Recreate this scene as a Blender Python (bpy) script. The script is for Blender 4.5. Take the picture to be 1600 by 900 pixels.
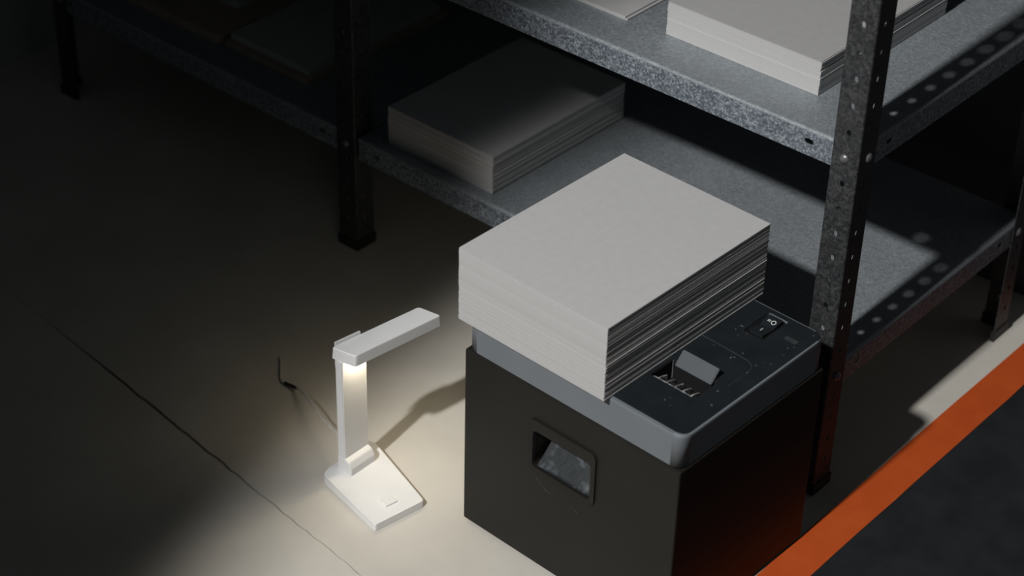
import bpy, bmesh, math, random
from mathutils import Vector, Matrix

for o in list(bpy.data.objects):
    bpy.data.objects.remove(o, do_unlink=True)
S = bpy.context.scene
COL = S.collection
PI = math.pi

# ------------------------------------------------------------------ camera
F_PX, PITCH, ROLL, YAW = 3191.1, 0.6116, 0.0273, 0.7041
CAM = Vector((1.2627, -2.2551, 2.1739))
cy, sy, cp, sp = math.cos(YAW), math.sin(YAW), math.cos(PITCH), math.sin(PITCH)
fw = Vector((-sy*cp, cy*cp, -sp)); rt = Vector((cy, sy, 0)); up = rt.cross(fw)
cr, sr = math.cos(ROLL), math.sin(ROLL)
rt, up = cr*rt + sr*up, -sr*rt + cr*up
cd = bpy.data.cameras.new('camera'); cam = bpy.data.objects.new('camera', cd); COL.objects.link(cam)
cd.sensor_width = 36; cd.lens = F_PX*36/1600
M4 = Matrix((rt, up, -fw)).transposed().to_4x4(); M4.translation = CAM
cam.matrix_world = M4
cd.clip_start = 0.05
cd.dof.use_dof = True; cd.dof.focus_distance = 3.15; cd.dof.aperture_fstop = 3.5
S.camera = cam

# ------------------------------------------------------------------ world
w = bpy.data.worlds.new('world'); S.world = w; w.use_nodes = True
bg = w.node_tree.nodes['Background']
bg.inputs[0].default_value = (0.80, 0.92, 1.0, 1); bg.inputs[1].default_value = 0.019

# ------------------------------------------------------------------ key spot
def aim(o, src, dst):
    o.location = src
    o.rotation_euler = (Vector(dst)-Vector(src)).to_track_quat('-Z', 'Y').to_euler()
kl = bpy.data.lights.new('key_spot', 'SPOT'); key = bpy.data.objects.new('key_spot', kl); COL.objects.link(key)
kl.energy = 1150; kl.color = (1.0, 0.992, 0.98); kl.shadow_soft_size = 0.12
kl.spot_size = math.radians(30); kl.spot_blend = 0.17
aim(key, (0.03, -4.40, 4.60), (0.888, -0.02, 0.0))

S.view_settings.view_transform = 'Standard'; S.view_settings.look = 'None'
S.view_settings.exposure = 0.0; S.view_settings.gamma = 1.0; S.view_settings.use_curve_mapping = False

# ------------------------------------------------------------------ materials
def mat(name, col, rough=.6, metal=0, col2=None, scale=40, detail=4, lo=.35, hi=.65, bump=0, bscale=None, spec=.5, tex='noise', stretch=None):
    m = bpy.data.materials.new(name); m.use_nodes = True
    nt = m.node_tree; b = nt.nodes['Principled BSDF']
    b.inputs['Base Color'].default_value = (*col, 1); b.inputs['Roughness'].default_value = rough
    b.inputs['Metallic'].default_value = metal; b.inputs['Specular IOR Level'].default_value = spec
    tc = nt.nodes.new('ShaderNodeTexCoord'); vec = tc.outputs['Object']
    if stretch:
        mp = nt.nodes.new('ShaderNodeMapping'); mp.inputs['Scale'].default_value = stretch
        nt.links.new(vec, mp.inputs['Vector']); vec = mp.outputs['Vector']
    if col2:
        if tex == 'noise':
            n = nt.nodes.new('ShaderNodeTexNoise'); n.inputs['Scale'].default_value = scale; n.inputs['Detail'].default_value = detail
            fac = n.outputs['Fac']; nt.links.new(vec, n.inputs['Vector'])
        else:
            n = nt.nodes.new('ShaderNodeTexVoronoi'); n.inputs['Scale'].default_value = scale
            nt.links.new(vec, n.inputs['Vector'])
            sx = nt.nodes.new('ShaderNodeSeparateColor'); nt.links.new(n.outputs['Color'], sx.inputs['Color']); fac = sx.outputs['Red']
        r = nt.nodes.new('ShaderNodeValToRGB'); r.color_ramp.elements[0].position = lo; r.color_ramp.elements[1].position = hi
        r.color_ramp.elements[0].color = (*col, 1); r.color_ramp.elements[1].color = (*col2, 1)
        nt.links.new(fac, r.inputs['Fac']); nt.links.new(r.outputs['Color'], b.inputs['Base Color'])
    if bump:
        n2 = nt.nodes.new('ShaderNodeTexNoise'); n2.inputs['Scale'].default_value = bscale or scale*2; n2.inputs['Detail'].default_value = 3
        nt.links.new(vec, n2.inputs['Vector'])
        bp = nt.nodes.new('ShaderNodeBump'); bp.inputs['Strength'].default_value = bump; bp.inputs['Distance'].default_value = .002
        nt.links.new(n2.outputs['Fac'], bp.inputs['Height']); nt.links.new(bp.outputs['Normal'], b.inputs['Normal'])
    return m

def galv(name, a, b_, c, metal=.35, rough=.5, s1=330, s2=150, w=.55, cloud=.2):
    """zinc coated steel: fine spangle flakes plus a large cloudy tone"""
    m = mat(name, a, rough, metal, spec=.4); nt = m.node_tree; b = nt.nodes['Principled BSDF']
    tc = nt.nodes.new('ShaderNodeTexCoord')
    def vor(sc):
        v = nt.nodes.new('ShaderNodeTexVoronoi'); v.inputs['Scale'].default_value = sc
        nt.links.new(tc.outputs['Object'], v.inputs['Vector'])
        s = nt.nodes.new('ShaderNodeSeparateColor'); nt.links.new(v.outputs['Color'], s.inputs['Color']); return s.outputs['Red']
    mx = nt.nodes.new('ShaderNodeMath'); mx.operation = 'MULTIPLY_ADD'; mx.inputs[1].default_value = w
    v1, v2 = vor(s1), vor(s2)
    m2 = nt.nodes.new('ShaderNodeMath'); m2.operation = 'MULTIPLY'; m2.inputs[1].default_value = 1-w
    nt.links.new(v2, m2.inputs[0]); nt.links.new(v1, mx.inputs[0]); nt.links.new(m2.outputs[0], mx.inputs[2])
    r = nt.nodes.new('ShaderNodeValToRGB'); e = r.color_ramp.elements
    e[0].position = .1; e[0].color = (*a, 1); e[1].position = .95; e[1].color = (*c, 1)
    x = e.new(.5); x.color = (*b_, 1)
    nt.links.new(mx.outputs[0], r.inputs['Fac'])
    n = nt.nodes.new('ShaderNodeTexNoise'); n.inputs['Scale'].default_value = 9; n.inputs['Detail'].default_value = 5
    nt.links.new(tc.outputs['Object'], n.inputs['Vector'])
    mr = nt.nodes.new('ShaderNodeMapRange'); mr.inputs['From Min'].default_value = .3; mr.inputs['From Max'].default_value = .7
    mr.inputs['To Min'].default_value = 1-cloud; mr.inputs['To Max'].default_value = 1+cloud*.6
    nt.links.new(n.outputs['Fac'], mr.inputs['Value'])
    mc = nt.nodes.new('ShaderNodeVectorMath'); mc.operation = 'SCALE'
    nt.links.new(r.outputs['Color'], mc.inputs[0]); nt.links.new(mr.outputs[0], mc.inputs['Scale'])
    nt.links.new(mc.outputs[0], b.inputs['Base Color'])
    mr2 = nt.nodes.new('ShaderNodeMapRange'); mr2.inputs['To Min'].default_value = rough-.12; mr2.inputs['To Max'].default_value = rough+.12
    nt.links.new(mx.outputs[0], mr2.inputs['Value']); nt.links.new(mr2.outputs[0], b.inputs['Roughness'])
    return m

M = {}
M['floor'] = mat('beige_concrete', (.61, .578, .515), .75, col2=(.685, .65, .585), scale=6, detail=8, bump=.15, bscale=60, spec=.3)
M['joint'] = mat('joint_dirt', (.10, .09, .075), .9)
M['aisle'] = mat('aisle_paint', (.016, .0185, .021), .55, col2=(.024, .027, .030), scale=14, detail=6, bump=.1, bscale=90, spec=.25)
M['orange'] = mat('orange_paint', (.55, .085, .016), .6, col2=(.60, .100, .020), scale=18, detail=5, bump=.1, bscale=120, spec=.25)
M['wall'] = mat('wall_plaster', (.42, .44, .45), .9, col2=(.48, .50, .51), scale=8)
M['wall_dark'] = mat('darkened_wall', (.055, .056, .058), .9, col2=(.07, .071, .073), scale=8)  # back wall colour darkened to hold down bounced light behind the rack
M['galv'] = galv('galvanised_steel', (.275, .305, .325), (.335, .368, .39), (.43, .465, .49), s1=420, s2=230, w=.6, cloud=.08)
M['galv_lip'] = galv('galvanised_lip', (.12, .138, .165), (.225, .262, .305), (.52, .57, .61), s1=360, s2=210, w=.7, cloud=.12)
M['post'] = galv('dark_steel', (.036, .038, .041), (.064, .066, .069), (.115, .117, .12), metal=.4, rough=.55)
M['bolt'] = mat('zinc_bolt', (.30, .30, .30), .4, .6, col2=(.22, .22, .22), scale=200)
M['foot'] = mat('black_foot', (.02, .02, .02), .6, col2=(.03, .03, .03), scale=50)
M['paper'] = mat('grey_board', (.555, .55, .545), .85, col2=(.58, .575, .57), scale=25, detail=6, bump=.05, bscale=300, spec=.2)
M['paper_b'] = mat('grey_board_dull', (.53, .525, .515), .88, col2=(.56, .555, .545), scale=30, spec=.2)
M['paper_top'] = mat('dimmed_top_sheet', (.44, .437, .433), .88, col2=(.46, .457, .453), scale=25, spec=.2)  # grey board with the upper stack's weaker top light put into its colour
M['paper_w'] = mat('white_board', (.66, .655, .645), .8, col2=(.69, .685, .675), scale=30, spec=.2)
M['card'] = mat('brown_cardboard', (.42, .355, .29), .9, col2=(.48, .405, .33), scale=40, spec=.2)
M['body'] = mat('charcoal_enamel', (.0165, .0155, .0132), .5, col2=(.020, .0185, .016), scale=7, detail=5, bump=.03, bscale=200, spec=.22)
M['lid'] = mat('slate_plastic', (.185, .207, .226), .55, col2=(.20, .222, .242), scale=12, bump=.04, bscale=400, spec=.3)
M['flap'] = mat('slate_flap', (.072, .085, .095), .5, col2=(.08, .093, .103), scale=20)
M['seam'] = mat('worn_black_edge', (.035, .04, .043), .5, col2=(.05, .055, .058), scale=60)
M['panel'] = mat('black_plastic', (.0125, .0155, .0185), .5, col2=(.017, .021, .024), scale=20, bump=.1, bscale=500, spec=.3)
M['black'] = mat('black_gloss', (.008, .008, .008), .25, col2=(.012, .012, .012), scale=40)
M['cavity'] = mat('dark_cavity', (.003, .003, .003), .8, col2=(.004, .004, .004), scale=60)
M['chute'] = mat('scuffed_grey_plastic', (.024, .029, .033), .4, col2=(.15, .165, .175), scale=55, detail=8, lo=.56, hi=.82, bump=.3, bscale=70)
M['rib'] = mat('worn_rib', (.16, .16, .16), .5, col2=(.5, .5, .5), scale=120, lo=.45, hi=.6)
M['mark'] = mat('white_print', (.7, .72, .72), .5, col2=(.6, .62, .62), scale=200)
M['lamp'] = mat('white_plastic', (.85, .85, .85), .45, col2=(.88, .88, .88), scale=20, spec=.35)
M['cable'] = mat('cable_white', (.68, .66, .62), .5, col2=(.62, .60, .57), scale=90)
M['dirt'] = mat('lint', (.17, .17, .165), .9, col2=(.10, .10, .10), scale=300)
em = bpy.data.materials.new('warm_led'); em.use_nodes = True
b = em.node_tree.nodes['Principled BSDF']; b.inputs['Base Color'].default_value = (.9, .88, .8, 1)
b.inputs['Emission Color'].default_value = (1, .86, .62, 1); b.inputs['Emission Strength'].default_value = 26
M['led'] = em

# ------------------------------------------------------------------ helpers
def link(name, bm, m, parent=None, smooth=False):
    me = bpy.data.meshes.new(name); bmesh.ops.recalc_face_normals(bm, faces=bm.faces); bm.to_mesh(me); bm.free()
    o = bpy.data.objects.new(name, me); COL.objects.link(o)
    if m: me.materials.append(M[m])
    if smooth:
        for p in me.polygons: p.use_smooth = True
    if parent: o.parent = parent
    return o
def empty(name, loc, rz=0):
    o = bpy.data.objects.new(name, None); COL.objects.link(o); o.location = loc; o.rotation_euler = (0, 0, rz)
    o.empty_display_size = .05; return o
def tag(o, label=None, cat=None, group=None, kind=None):
    if label: o['label'] = label
    if cat: o['category'] = cat
    if group: o['group'] = group
    if kind: o['kind'] = kind
    return o
def box(bm, a, b):
    x0, y0, z0 = a; x1, y1, z1 = b
    v = [bm.verts.new(p) for p in [(x0,y0,z0),(x1,y0,z0),(x1,y1,z0),(x0,y1,z0),(x0,y0,z1),(x1,y0,z1),(x1,y1,z1),(x0,y1,z1)]]
    for f in [(0,3,2,1),(4,5,6,7),(0,1,5,4),(1,2,6,5),(2,3,7,6),(3,0,4,7)]: bm.faces.new([v[i] for i in f])
def bbox_bm(a, b, bev=0, seg=2):
    bm = bmesh.new(); box(bm, a, b)
    if bev: bmesh.ops.bevel(bm, geom=list(bm.edges), offset=bev, segments=seg, affect='EDGES', profile=.5)
    return bm
def rounded(poly, rad, n=5):
    out = []
    N = len(poly)
    for i in range(N):
        p0, p, p1 = Vector(poly[i-1]), Vector(poly[i]), Vector(poly[(i+1) % N])
        r = rad[i] if isinstance(rad, (list, tuple)) else rad
        if r <= 0: out.append(p); continue
        a, b_ = (p0-p).normalized(), (p1-p).normalized()
        for k in range(n+1):
            t = k/n
            q = (p+a*r)*(1-t)**2 + p*2*t*(1-t) + (p+b_*r)*t*t
            out.append(q)
    return [(v[0], v[1]) for v in out]
def prism(bm, poly, z0, z1, top_bev=0, seg=3, ztop=None):
    n = len(poly)
    lo = [bm.verts.new((p[0], p[1], z0)) for p in poly]
    hi = [bm.verts.new((p[0], p[1], (ztop(p) if ztop else z1))) for p in poly]
    bm.faces.new(lo[::-1]); tf = bm.faces.new(hi)
    for i in range(n): bm.faces.new([lo[i], lo[(i+1) % n], hi[(i+1) % n], hi[i]])
    if top_bev:
        bm.edges.ensure_lookup_table()
        bmesh.ops.bevel(bm, geom=list(tf.edges), offset=top_bev, segments=seg, affect='EDGES', profile=.5)
def rect(x0, x1, y0, y1): return [(x0, y0), (x1, y0), (x1, y1), (x0, y1)]
def cut(o, cutters):
    for c in cutters:
        md = o.modifiers.new('cut', 'BOOLEAN'); md.operation = 'DIFFERENCE'; md.object = c; md.solver = 'EXACT'
    bpy.context.view_layer.update()
    dg = bpy.context.evaluated_depsgraph_get()
    me = bpy.data.meshes.new_from_object(o.evaluated_get(dg))
    o.modifiers.clear(); old = o.data; o.data = me; nm = old.name; bpy.data.meshes.remove(old); me.name = nm
def kill(objs):
    for c in objs: bpy.data.objects.remove(c, do_unlink=True)
def tube(bm, pts, r, n=8, cap=True):
    pts = [Vector(p) for p in pts]; rings = []
    for i, p in enumerate(pts):
        t = (pts[min(i+1, len(pts)-1)] - pts[max(i-1, 0)]).normalized()
        a = t.cross(Vector((0, 0, 1)))
        if a.length < 1e-4: a = t.cross(Vector((1, 0, 0)))
        a.normalize(); b_ = t.cross(a)
        rings.append([bm.verts.new(p + r*(math.cos(2*PI*k/n)*a + math.sin(2*PI*k/n)*b_)) for k in range(n)])
    for i in range(len(rings)-1):
        for k in range(n): bm.faces.new([rings[i][k], rings[i][(k+1) % n], rings[i+1][(k+1) % n], rings[i+1][k]])
    if cap: bm.faces.new(rings[0][::-1]); bm.faces.new(rings[-1])
def smooth_path(pts, n=6):
    pts = [Vector(p) for p in pts]; P = [pts[0]] + pts + [pts[-1]]; out = []
    for i in range(1, len(P)-2):
        for k in range(n):
            t = k/n; a, b_, c, d = P[i-1], P[i], P[i+1], P[i+2]
            out.append(.5*((2*b_) + (c-a)*t + (2*a-5*b_+4*c-d)*t*t + (3*b_-a-3*c+d)*t**3))
    out.append(pts[-1]); return out
def holed_strip(bm, org, U, V, N, width, length, holes, th, e_=.62):
    """plate width(u) x length(v), thickness th along N; holes = (u, v, ru, rv)"""
    org, U, V, N = map(Vector, (org, U, V, N))
    holes = sorted(holes, key=lambda h: h[1]); cells = []; pos = 0
    for h in holes:
        a, b_ = h[1]-h[3]*1.7, h[1]+h[3]*1.7
        if a > pos + 1e-6: cells.append((pos, a, None))
        cells.append((max(a, pos), b_, h)); pos = b_
    if pos < length-1e-6: cells.append((pos, length, None))
    def P(u, v, k): return bm.verts.new(org + U*u + V*v + N*(th*k))
    for a, b_, h in cells:
        if not h:
            for k in (0, 1): bm.faces.new([P(0, a, k), P(width, a, k), P(width, b_, k), P(0, b_, k)])
        else:
            n = 16; mu, mv = width/2, (a+b_)/2
            outer, inner = [], []
            for k in range(n):
                t = 2*PI*k/n; c, s = math.cos(t), math.sin(t); m = max(abs(c), abs(s))
                outer.append((mu + c/m*width/2, mv + s/m*(b_-a)/2))
                e = e_
                inner.append((h[0] + math.copysign(abs(c)**e, c)*h[2], h[1] + math.copysign(abs(s)**e, s)*h[3]))
            L = {}
            for k in (0, 1): L[k] = ([P(*p, k) for p in outer], [P(*p, k) for p in inner])
            for i in range(n):
                j = (i+1) % n
                for k in (0, 1): bm.faces.new([L[k][0][i], L[k][0][j], L[k][1][j], L[k][1][i]])
                bm.faces.new([L[0][1][i], L[0][1][j], L[1][1][j], L[1][1][i]])
    for (u0, v0, u1, v1) in ((0,0,width,0), (width,0,width,length), (width,length,0,length), (0,length,0,0)):
        bm.faces.new([P(u0,v0,0), P(u1,v1,0), P(u1,v1,1), P(u0,v0,1)])
def dome(bm, c, axis, r, h, n=12, rings=3):
    c, ax = Vector(c), Vector(axis).normalized()
    a = ax.orthogonal().normalized(); b_ = ax.cross(a)
    prev = None
    for i in range(rings+1):
        t = i/rings*PI/2; rr = r*math.cos(t); hh = h*math.sin(t)
        if i == rings:
            tip = bm.verts.new(c + ax*hh)
            for k in range(n): bm.faces.new([prev[k], prev[(k+1) % n], tip])
        else:
            cur = [bm.verts.new(c + ax*hh + rr*(math.cos(2*PI*k/n)*a + math.sin(2*PI*k/n)*b_)) for k in range(n)]
            if prev:
                for k in range(n): bm.faces.new([prev[k], prev[(k+1) % n], cur[(k+1) % n], cur[k]])
            prev = cur

# ------------------------------------------------------------------ the setting
WX, WY, SX, SW = -2.10, 0.74, 0.0441, 0.0628
rnd = random.Random(3)
seam = []
x = WX
while x < SX:
    seam.append((x, -.551 - .1017*(x+1.19) + rnd.uniform(-.0014, .0014))); x += .02
seam.append((SX, -.551 - .1017*(SX+1.19)))
def gap(x):
    return max(0.0003, min(.0026, (x+1.30)*.012)) * (1 if x < -.9 else max(.38, 1-(x+.9)*1.3))
bm = bmesh.new()
prism(bm, [(p[0], p[1]+gap(p[0])) for p in seam] + [(SX, WY), (WX, WY)], -.03, 0)
floor = tag(link('floor', bm, 'floor'), 'pale beige concrete floor with a seam beside the desk lamp', kind='structure')
bm = bmesh.new()
prism(bm, [(WX, -4), (SX, -4)] + [(p[0], p[1]-gap(p[0])) for p in seam[::-1]], -.03, 0)
link('concrete_slab', bm, 'floor', floor)
bm = bmesh.new(); box(bm, (WX, -1.0, -.028), (SX, -.3, -.006)); link('joint_fill', bm, 'joint', floor)
bm = bmesh.new(); box(bm, (SX, -4, -.03), (3.2, WY, 0))
tag(link('floor_aisle', bm, 'aisle'), 'dark blue-black painted aisle floor beyond the orange line', kind='structure')
bm = bmesh.new()
ys = [-4 + i*.06 for i in range(int((WY+4)/.06)+1)] + [WY]
prism(bm, [(SX+SW+rnd.uniform(-.0007, .0007), yy) for yy in ys] + [(SX+rnd.uniform(-.0006, .0006), yy) for yy in ys[::-1]], 0, .0008)
tag(link('floor_stripe', bm, 'orange'), 'orange painted lane line between pale floor and dark aisle', kind='structure')
bm = bmesh.new(); box(bm, (WX-.1, WY, 0), (3.2, WY+.1, 2.6)); tag(link('wall_back', bm, 'wall_dark'), 'darkened wall behind the shelving', kind='structure')
bm = bmesh.new(); box(bm, (WX-.1, -4, 0), (WX, WY, 2.6)); tag(link('wall_left', bm, 'wall'), 'dim grey wall past the far end of shelving', kind='structure')

# ------------------------------------------------------------------ shelving
ZL, ZU, ZT, LIP, DEP = .2487, .6529, 1.25, .0445, .62
X0, X1, X2 = 0.0, -1.04, -1.92
rack = tag(empty('shelving_rack', (0, 0, 0)), 'long galvanised steel shelving rack with perforated dark corner posts', 'shelving')
PH, FL = 1.36, .046
hz = [.063 + .0437*i for i in range(30)]
bolts_z = [ZL-.021, ZU-.023, ZT-.021]
def hole_list():
    hs = []
    for i, z in enumerate(hz):
        if any(abs(z-b_) < .02 for b_ in bolts_z): continue
        hs.append((.0225, z, .0037, .0052))
    return hs
def make_post(px, py, sx, sy_):
    """corner at (px,py); front flange runs sx in x, side flange runs sy_ in y"""
    bm = bmesh.new(); r = .003; th = .002
    hl = [(h[0]-r, h[1], h[2], h[3]) for h in hole_list()]
    holed_strip(bm, (px+sx*r, py, 0), (sx, 0, 0), (0, 0, 1), (0, sy_, 0), FL-r, PH, hl, th, .95)
    holed_strip(bm, (px, py+sy_*r, 0), (0, sy_, 0), (0, 0, 1), (sx, 0, 0), FL-r, PH, hl, th, .95)
    prev = None
    for k in range(5):
        t = PI/2*k/4; a = (px+sx*r*(1-math.sin(t)), py+sy_*r*(1-math.cos(t)))
        cur = [bm.verts.new((*a, 0)), bm.verts.new((*a, PH))]
        if prev: bm.faces.new([prev[0], cur[0], cur[1], prev[1]])
        prev = cur
    p = link('post', bm, 'post', rack)
    bm = bmesh.new()      # moulded foot wrapping the bottom end
    o_ = .0025
    L = [(px-sx*o_, py-sy_*o_), (px+sx*(FL+o_), py-sy_*o_), (px+sx*(FL+o_), py+sy_*.006), (px+sx*.006, py+sy_*.006), (px+sx*.006, py+sy_*(FL+o_)), (px-sx*o_, py+sy_*(FL+o_))]
    if sx*sy_ < 0: L = L[::-1]
    prism(bm, L, 0, .02)
    link('post_foot', bm, 'foot', p)
    for z in bolts_z:
        for c, ax in (((px+sx*.0245, py, z), (0, -sy_, 0)), ((px, py+sy_*.0275, z), (-sx, 0, 0))):
            bm = bmesh.new(); dome(bm, c, ax, .0078, .0042); link('bolt', bm, 'bolt', p, True)
    return p
for px in (X0, X1):
    make_post(px, 0, -1, 1); make_post(px, DEP, -1, -1)
make_post(X2, 0, 1, 1); make_post(X2, DEP, 1, -1)

def make_shelf(xa, xb, z):
    e = .0026; x0, x1, y0, y1 = xa+e, xb-e, e, DEP-e; r = .005; th = .0016
    bm = bmesh.new()
    box(bm, (x0+r, y0+r, z-th), (x1-r, y1-r, z))
    # quarter-round folded edges
    for (a, b_, nx, ny) in (((x0+r, y0+r), (x1-r, y0+r), 0, -1), ((x1-r, y0+r), (x1-r, y1-r), 1, 0), ((x1-r, y1-r), (x0+r, y1-r), 0, 1), ((x0+r, y1-r), (x0+r, y0+r), -1, 0)):
        prev = None
        for k in range(6):
            t = PI/2*k/5; o_ = r*math.sin(t); zz = z-r+r*math.cos(t)
            cur = [bm.verts.new((a[0]+nx*o_, a[1]+ny*o_, zz)), bm.verts.new((b_[0]+nx*o_, b_[1]+ny*o_, zz))]
            if prev: bm.faces.new([prev[0], prev[1], cur[1], cur[0]])
            prev = cur
    for (qx, qy, a0) in ((x0+r, y0+r, PI), (x1-r, y0+r, 1.5*PI), (x1-r, y1-r, 0), (x0+r, y1-r, .5*PI)):   # corner balls
        grid = []
        for i in range(5):
            t = PI/2*i/4
            grid.append([bm.verts.new((qx+r*math.sin(t)*math.cos(a0+PI/2*j/4), qy+r*math.sin(t)*math.sin(a0+PI/2*j/4), z-r+r*math.cos(t))) for j in range(5)])
        for i in range(4):
            for j in range(4): bm.faces.new([grid[i][j], grid[i+1][j], grid[i+1][j+1], grid[i][j+1]])
    s = link('shelf', bm, 'galv', rack, False)
    for p in s.data.polygons:
        p.use_smooth = p.area < .01 and abs(p.normal.z) < .999
    h = LIP-r; zb = z-LIP
    slots = lambda L: [(h*.55, .0895, .0045, .0075), (h*.55, L-.053+.0, .0045, .0075)]
    lx, ly = x1-x0-2*r, y1-y0-2*r
    def lip(org, U, V, N, L, sl):
        bm = bmesh.new(); holed_strip(bm, org, U, V, N, h, L, sl, th)
        return link('lip', bm, 'galv_lip', s)
    # long direction = V ; U = up
    lip((x1-r, y0, zb), (0, 0, 1), (-1, 0, 0), (0, 1, 0), lx, [(h*.6, .081, .0045, .0075), (h*.6, lx-.047, .0045, .0075)])
    lip((x0+r, y1, zb), (0, 0, 1), (1, 0, 0), (0, -1, 0), lx, [(h*.6, .08, .0045, .0075), (h*.6, lx-.08, .0045, .0075)])
    lip((x1, y0+r, zb), (0, 0, 1), (0, 1, 0), (-1, 0, 0), ly, [(h*.6, .079, .0045, .0075), (h*.6, ly-.08, .0045, .0075)])
    lip((x0, y0+r, zb), (0, 0, 1), (0, 1, 0), (1, 0, 0), ly, [(h*.6, .08, .0045, .0075), (h*.6, ly-.08, .0045, .0075)])
    for ya, yb in ((y0+.002, y0+.016), (y1-.016, y1-.002)):      # inturned flanges under the lips
        bm = bmesh.new(); box(bm, (x0+.002, ya, zb), (x1-.002, yb, zb+.0016)); link('return_flange', bm, 'galv_lip', s)
    return s
for (xa, xb) in ((X1, X0), (X2, X1)):
    for z in (ZL, ZU, ZT): make_shelf(xa, xb, z)

# ------------------------------------------------------------------ shredder
SHX, SHY, SHYAW, W, D, HB, H = -.3771, -.4291, -.0276, .4146, .3392, .3405, .40
sh = tag(empty('paper_shredder', (SHX, SHY, 0), SHYAW), 'charcoal floor-standing paper shredder with slate lid, under the largest paper stack', 'shredder')
bm = bbox_bm((0, 0, .006), (W, D, HB), .0025, 2)
body = link('body', bm, 'body', sh)
wx0, wx1, wz0, wz1 = .1425, .257, .197, .267
def front_prism(bm, poly, y0, y1):
    n = len(poly); a = [bm.verts.new((p[0], y0, p[1])) for p in poly]; c = [bm.verts.new((p[0], y1, p[1])) for p in poly]
    bm.faces.new(a); bm.faces.new(c[::-1])
    for i in range(n): bm.faces.new([a[i], c[i], c[(i+1) % n], a[(i+1) % n]])
bm = bmesh.new(); front_prism(bm, rounded(rect(wx0, wx1, wz0, wz1), .009), -.02, .085)
c1 = link('cutter', bm, None, sh)
cut(body, [c1]); kill([c1])
# bezel: rounded ring, slightly proud
def ring(bm, out, inn, y0, y1):
    n = len(out)
    A = [[bm.verts.new((p[0], y, p[1])) for p in poly] for poly, y in ((out, y1), (out, y0+.0012), ([(p[0]*.985+q[0]*.015, p[1]*.985+q[1]*.015) for p, q in zip(out, inn)], y0), (inn, y0+.0006), (inn, y1+.004))]
    for k in range(len(A)-1):
        for i in range(n): bm.faces.new([A[k][i], A[k][(i+1) % n], A[k+1][(i+1) % n], A[k+1][i]])
bm = bmesh.new()
ring(bm, rounded(rect(.1345, .2655, .1875, .2865), .013, 6), rounded(rect(wx0+.0004, wx1-.0004, wz0+.0004, wz1-.0004), .0085, 6), -.0032, .001)
link('window_bezel', bm, 'body', sh)
# sloped finger chute inside the opening
bm = bmesh.new()
pr = [(.002, wz0+.001), (.007, wz0+.0005), (.046, .236), (.080, .268), (.080, wz0-.004), (.002, wz0-.004)]
xs = (wx0+.0055, wx1-.0012)
A = [[bm.verts.new((xx, p[0], p[1])) for p in pr] for xx in xs]
bm.faces.new(A[0]); bm.faces.new(A[1][::-1])
for i in range(len(pr)): bm.faces.new([A[0][i], A[1][i], A[1][(i+1) % len(pr)], A[0][(i+1) % len(pr)]])
bmesh.ops.bevel(bm, geom=[e for e in bm.edges], offset=.0012, segments=2, affect='EDGES')
link('chute', bm, 'chute', sh)
for fx in (.03, W-.03):
    for fy in (.03, D-.03):
        bm = bmesh.new(); prism(bm, [(fx+.014*math.cos(t*PI/6), fy+.014*math.sin(t*PI/6)) for t in range(12)], 0, .0065); link('foot', bm, 'foot', sh)
for pts in ([(.158, .172), (.166, .166), (.176, .163), (.186, .166)], [(.150, .177), (.156, .174)], [(.222, .168), (.227, .160), (.236, .156)]):
    bm = bmesh.new(); tube(bm, smooth_path([(p[0], -.0002, p[1]) for p in pts], 4), .00045, 6); link('scratch', bm, 'seam', sh, True)
# lid
bm = bmesh.new(); prism(bm, rounded(rect(.003, W-.002, .002, D-.002), .019, 7), HB+.0022, .3995, .0055, 5)
lid = link('lid', bm, 'lid', sh)
for p in lid.data.polygons: p.use_smooth = abs(p.normal.z) < .999 and p.area < .004
bm = bmesh.new(); prism(bm, rounded(rect(.0065, W-.0045, .0080, D-.0045), .0165, 7), .3985, .4006, .0009, 2)
pan = link('top_panel', bm, 'panel', sh)
bm = bmesh.new(); prism(bm, rounded(rect(.006, W-.006, .006, D-.006), .015, 5), HB-.001, HB+.003); link('seam_gasket', bm, 'cavity', sh)
ox0, ox1, oy0, oy1 = .286, .368, .083, .136
bm = bmesh.new(); prism(bm, rounded(rect(ox0, ox1, oy0, oy1), .006), .365, .42); c1 = link('cutter', bm, None, sh)
bm = bmesh.new(); prism(bm, rounded(rect(.3165, .3525, .262, .327), .003), .390, .42); c2 = link('cutter', bm, None, sh)
cut(lid, [c1, c2]); cut(pan, [c1, c2]); kill([c1, c2])
bm = bmesh.new(); box(bm, (ox0-.004, oy0-.004, .3645), (ox1+.004, oy1+.004, .3665)); link('slot_floor', bm, 'cavity', sh)
bm = bmesh.new()      # dark liner of the opening
for a, b_ in (((ox0, oy0, .366), (ox0+.0012, oy1, .399)), ((ox1-.0012, oy0, .366), (ox1, oy1, .399)), ((ox0, oy1-.0012, .366), (ox1, oy1, .399)), ((ox0, oy0, .366), (ox1, oy0+.0012, .397))): box(bm, a, b_)
link('slot_liner', bm, 'cavity', sh)
for i in range(5):
    xx = ox0 + .014 + i*.0148
    bm = bmesh.new()
    A = [[bm.verts.new((xx+dx, p[0], p[1])) for p in ((oy0+.001, .4003), (oy0+.006, .4005), (oy0+.021, .3955), (oy0+.021, .368), (oy0+.001, .368))] for dx in (0, .0021)]
    bm.faces.new(A[0]); bm.faces.new(A[1][::-1])
    for k in range(5): bm.faces.new([A[0][k], A[1][k], A[1][(k+1) % 5], A[0][(k+1) % 5]])
    link('rib', bm, 'rib', sh)
bm = bmesh.new(); box(bm, (ox0+.006, oy0-.0005, .394), (ox1-.008, oy0+.0025, .4009)); bmesh.ops.bevel(bm, geom=list(bm.edges), offset=.001, segments=2, affect='EDGES'); link('slot_edge', bm, 'rib', sh)
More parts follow.
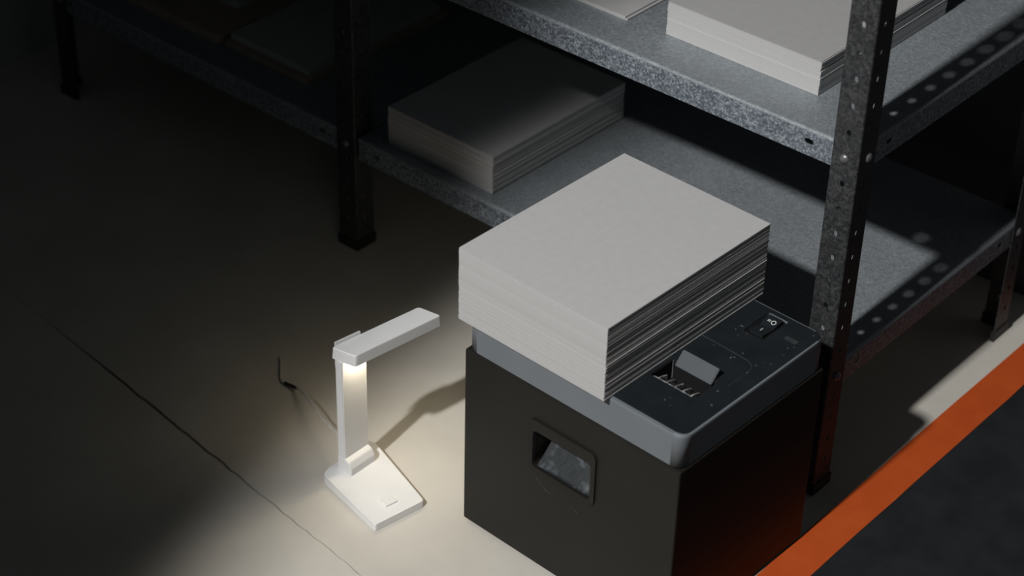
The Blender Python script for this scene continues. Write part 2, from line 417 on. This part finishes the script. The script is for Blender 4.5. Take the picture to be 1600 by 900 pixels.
# flap standing open behind the slot
bm = bmesh.new(); box(bm, (0, 0, 0), (.0665, .0026, .026)); bmesh.ops.bevel(bm, geom=list(bm.edges), offset=.0011, segments=2, affect='EDGES')
fl = link('flap', bm, 'flap', sh); fl.location = (.2955, .1275, .3975); fl.rotation_euler = (math.radians(-44), 0, 0)
# raised hairline of the cover panel
bm = bmesh.new()
line = [(.02, .2085), (.15, .209), (.28, .2095), (.355, .2075), (.370, .2055), (.380, .199), (.3835, .188), (.384, .176), (.384, .14)]
tube(bm, smooth_path([(p[0], p[1], .4006) for p in line], 5), .00055, 6); link('cover_seam', bm, 'seam', sh, True)
# rocker switch
sw = bbox_bm((.3185, .2645, .389), (.3505, .3245, .3965), .001, 2); swo = link('switch_frame', sw, 'black', sh)
bm = bmesh.new()
A = [[bm.verts.new((xx, p[0], p[1])) for p in ((.270, .394), (.270, .4012), (.295, .3985), (.319, .4035), (.319, .394))] for xx in (.3225, .3465)]
bm.faces.new(A[0]); bm.faces.new(A[1][::-1])
for k in range(5): bm.faces.new([A[0][k], A[1][k], A[1][(k+1) % 5], A[0][(k+1) % 5]])
rk = link('rocker', bm, 'panel', swo)
bm = bmesh.new(); box(bm, (.3338, .2795, .3995), (.3352, .2865, .4006)); link('switch_mark', bm, 'mark', swo)
bm = bmesh.new()
def ringmark(bm, cx, cy_, z, ro, ri):
    n = 14
    o_ = [bm.verts.new((cx+ro*math.cos(2*PI*k/n), cy_+ro*math.sin(2*PI*k/n), z+.0021*math.sin(2*PI*k/n)*ro/.0075)) for k in range(n)]
    i_ = [bm.verts.new((cx+ri*math.cos(2*PI*k/n), cy_+ri*math.sin(2*PI*k/n), z+.0021*math.sin(2*PI*k/n)*ri/.0075)) for k in range(n)]
    for k in range(n): bm.faces.new([o_[k], o_[(k+1) % n], i_[(k+1) % n], i_[k]])
ringmark(bm, .3385, .307, .4015, .0042, .0028)
link('switch_mark', bm, 'mark', swo)
bm = bmesh.new(); box(bm, (.3275, .3060, .4003), (.3325, .3072, .4014)); box(bm, (.3275, .3085, .4008), (.3325, .3097, .4019)); link('switch_mark', bm, 'mark', swo)
bm = bmesh.new(); prism(bm, rounded(rect(.372, .3935, .2865, .2955), .002), .4006, .4011); link('worn_sticker', bm, 'seam', sh)
# lint crumbs stuck on the lid
bm = bmesh.new(); rr = random.Random(11)
for i in range(34):
    xx, yy = rr.uniform(.30, .40), rr.uniform(.03, .325)
    if ox0-.005 < xx < ox1+.005 and oy0 < yy < .165: continue
    if .312 < xx < .356 and .258 < yy < .33: continue
    s_ = rr.uniform(.0005, .0013); a = rr.uniform(0, PI); l_ = s_*rr.uniform(1, 2.6)
    prism(bm, [(xx+l_*math.cos(a), yy+l_*math.sin(a)), (xx-s_*math.sin(a), yy+s_*math.cos(a)), (xx-l_*math.cos(a), yy-l_*math.sin(a)), (xx+s_*math.sin(a), yy-s_*math.cos(a))], .4005, .4012)
tag(link('dust', bm, 'dirt', sh), kind='stuff')

# ------------------------------------------------------------------ paper stacks
unit = {}
def unit_mesh(m):
    if m not in unit:
        bm = bmesh.new(); box(bm, (0, 0, 0), (1, 1, 1)); me = bpy.data.meshes.new('sheet_' + m)
        bmesh.ops.recalc_face_normals(bm, faces=bm.faces); bm.to_mesh(me); bm.free(); me.materials.append(M[m]); unit[m] = me
    return unit[m]
def stack(name, loc, yaw, sw_, sd, height, thick, label, seed, jx=.0012, jy=.0004, mats=('paper',), odd=(), cat='paper stack', lean=0, top=None):
    r = random.Random(seed); root = tag(empty(name, loc, yaw), label, cat, 'stacks of cut board on and around the rack')
    ts = []
    while sum(ts) < height: ts.append(r.uniform(*thick))
    k = height/sum(ts); ts = [t*k for t in ts]
    z = 0; dx = 0; n = len(ts)
    for i, t in enumerate(ts):
        if r.random() < .22: dx = r.uniform(-jx, jx)
        ex, ey = dx + r.uniform(-jx, jx)*.6 + lean*z/height, r.uniform(-jy, jy)
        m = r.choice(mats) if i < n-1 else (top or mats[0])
        if i in odd: m = 'paper_w'; ex = jx*1.05
        s = bpy.data.objects.new('sheet', unit_mesh(m)); COL.objects.link(s); s.parent = root
        s.location = (ex, ey, z+.00003); a = r.uniform(-.0012, .0012) if jx > .0005 else 0
        if jx < .0009: a *= .4
        if i == n-1: s.location.x = lean; s.location.y = 0; a = 0
        s.rotation_euler = (0, 0, a); s.scale = (sw_, sd, t-.00006)
        z += t
    return root
stack('paper_stack', (-.3802, -.441, H+.0012), -.0279, .2834, .369, .1262, (.0013, .0030), 'tall stack of light grey board sheets resting on the shredder', 5, jx=.0007, jy=.0003, mats=('paper', 'paper', 'paper', 'paper', 'paper_b'), odd=(26,))
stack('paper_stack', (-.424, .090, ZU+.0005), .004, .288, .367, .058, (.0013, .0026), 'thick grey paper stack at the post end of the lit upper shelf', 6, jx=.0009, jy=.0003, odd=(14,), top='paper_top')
stack('paper_stack', (-.982, .030, ZL+.0005), -.004, .254, .365, .076, (.0013, .0030), 'shadowed grey paper stack on the low shelf behind the shredder', 7, jx=.0014, jy=.0006, mats=('paper', 'paper_b'))
for i, (dx, z, lab) in enumerate(((0, 0, 'lower of two thin grey boards lying left of the upper shelf stack'), (-.004, .0034, 'upper of two thin grey boards lying left of the upper shelf stack'))):
    bm = bbox_bm((0, 0, 0), (.285, .367, .0031), .0003, 1)
    o = tag(link('grey_board', bm, 'paper'), lab, 'board', 'thin boards on the upper shelf'); o.location = (-.781+dx, .081+dx*.2, ZU+.0004+z); o.rotation_euler = (0, 0, .004)
# dim left bay
def sheets(name, loc, dims, rad, m, label, cat, seed):
    root = tag(empty(name, loc), label, cat); r = random.Random(seed); z = 0
    for (w_, d_, t, mm) in dims:
        bm = bmesh.new(); ex = r.uniform(-.002, .002)
        prism(bm, rounded(rect(ex, ex+w_, 0, d_), rad, 4), z, z+t-.0002, min(.003, t*.3), 2); link('board', bm, mm, root); z += t
    return root
sheets('cardboard_pile', (-1.780, .066, ZL+.0005), [(.30, .40, .007, 'card'), (.298, .40, .006, 'card'), (.30, .398, .007, 'card')], .012, 'card', 'brown round-cornered cardboard pile on the far left low shelf', 'cardboard', 1)
sheets('cardboard_pile', (-1.74, .17, ZL+.0210), [(.20, .28, .012, 'paper_b'), (.198, .28, .012, 'paper_b')], .004, 'paper_b', 'small grey board pile lying on top of the round-cornered cardboard', 'board', 2)
sheets('board_pile', (-1.472, .074, ZL+.0005), [(.234, .40, .006, 'card'), (.234, .398, .006, 'card')], .006, 'card', 'brown cardboard sheets under grey board beside the middle post', 'cardboard', 3)
sheets('board_pile', (-1.467, .088, ZL+.0128), [(.219, .37, .006, 'paper_b'), (.217, .37, .007, 'paper_b')], .002, 'paper_b', 'grey board sheets on brown cardboard beside the middle post', 'board', 4)

# ------------------------------------------------------------------ desk lamp
lp = tag(empty('desk_lamp', (-.53, -.475, 0)), 'white folding desk lamp, lit, standing on the floor beside the shredder', 'lamp')
OX, OY = -.53, -.475
def L2(pts): return [(p[0]-OX, p[1]-OY) for p in pts]
base = L2([(-.460, -.545), (-.444, -.449), (-.612, -.398), (-.609, -.516)])
def ztop(p):
    t = min(1, max(0, (-.444-(p[0]+OX))/.165)); return .0135 + .0045*t
bm = bmesh.new(); prism(bm, rounded(base, [.004, .004, .016, .014], 5), 0.0008, 0, .0022, 3, ztop=ztop)
bo = link('base', bm, 'lamp', lp)
bm = bmesh.new(); prism(bm, rounded(L2([(-.498, -.500), (-.476, -.503), (-.472, -.481), (-.494, -.478)]), .002, 3), .0145, .0172, .0006, 2); link('touch_button', bm, 'lamp', lp)
bm = bmesh.new(); box(bm, (-.5985-OX, -.488-OY, .016), (-.5825-OX, -.4335-OY, .2395)); bmesh.ops.bevel(bm, geom=list(bm.edges), offset=.0012, segments=2, affect='EDGES')
link('column', bm, 'lamp', lp)
# wedge knuckle at the foot of the column
bm = bmesh.new()
pr = [(-.599, .0145), (-.5675, .0145), (-.5675, .031), (-.5735, .041), (-.5815, .044), (-.599, .044)]
A = [[bm.verts.new((p[0]-OX, yy-OY, p[1])) for p in pr] for yy in (-.4885, -.4345)]
bm.faces.new(A[0]); bm.faces.new(A[1][::-1])
for k in range(len(pr)): bm.faces.new([A[0][k], A[1][k], A[1][(k+1) % len(pr)], A[0][(k+1) % len(pr)]])
bmesh.ops.bevel(bm, geom=list(bm.edges), offset=.001, segments=2, affect='EDGES')
link('knuckle', bm, 'lamp', lp)
# head, a shallow tapered shell with the LED panel let into its underside
hq = L2([(-.6045, -.4880), (-.5605, -.4795), (-.5375, -.3085), (-.5795, -.3155)])
hc = Vector((sum(p[0] for p in hq)/4, sum(p[1] for p in hq)/4))
def grow(poly, d): return [tuple(Vector(p) + (Vector(p)-hc).normalized()*d) for p in poly]
lo, hi = rounded(grow(hq, .0018), .005, 5), rounded(hq, .005, 5)
ZH0, ZH1 = .2390, .2590
bm = bmesh.new(); n = len(lo)
inn = rounded(grow(hq, -.0035), .004, 5)
R_ = [[bm.verts.new((*p, z)) for p in poly] for poly, z in ((inn, ZH0+.004), (inn, ZH0), (lo, ZH0), (hi, ZH1-.0015), (rounded(grow(hq, -.0015), .005, 5), ZH1))]
for k in range(4):
    for i in range(n): bm.faces.new([R_[k][i], R_[k][(i+1) % n], R_[k+1][(i+1) % n], R_[k+1][i]])
bm.faces.new(R_[4]); bm.faces.new(R_[0])
hd = link('head', bm, 'lamp', lp)
bm = bmesh.new(); ledp = L2([(-.5800, -.4770), (-.5660, -.4750), (-.5470, -.3250), (-.5600, -.3270), (-.5745, -.4230), (-.5800, -.4310)])
# LED strip starts clear of the column
prism(bm, ledp, ZH0+.0012, ZH0+.0036); tag(link('led_panel', bm, 'led', hd), 'glowing warm-white LED strip')
bm = bmesh.new()
pq = L2([(-.6065, -.4800), (-.6035, -.4804), (-.5965, -.4320), (-.5995, -.4316)])
prism(bm, pq, .215, .2645, .001, 2); link('hinge_plate', bm, 'lamp', lp)
# cable
bm = bmesh.new()
pts = [(-.595, -.462, .030), (-.612, -.461, .044), (-.632, -.455, .048), (-.658, -.447, .045), (-.695, -.434, .040), (-.754, -.404, .028), (-.808, -.382, .012), (-.842, -.381, .004), (-.862, -.368, .003), (-.880, -.350, .003), (-.898, -.335, .003)]
tube(bm, smooth_path([(p[0]-OX, p[1]-OY, p[2]) for p in pts], 6), .0020, 8); link('cable', bm, 'cable', lp, True)
bm = bmesh.new()
tube(bm, [(-.806-OX, -.3822-OY, .0115), (-.815-OX, -.3815-OY, .009), (-.838-OX, -.381-OY, .005)], .0031, 8); tag(link('cable_connector', bm, 'black', lp, True), 'small black connector on the cable')  # thicker black connector piece around the cable
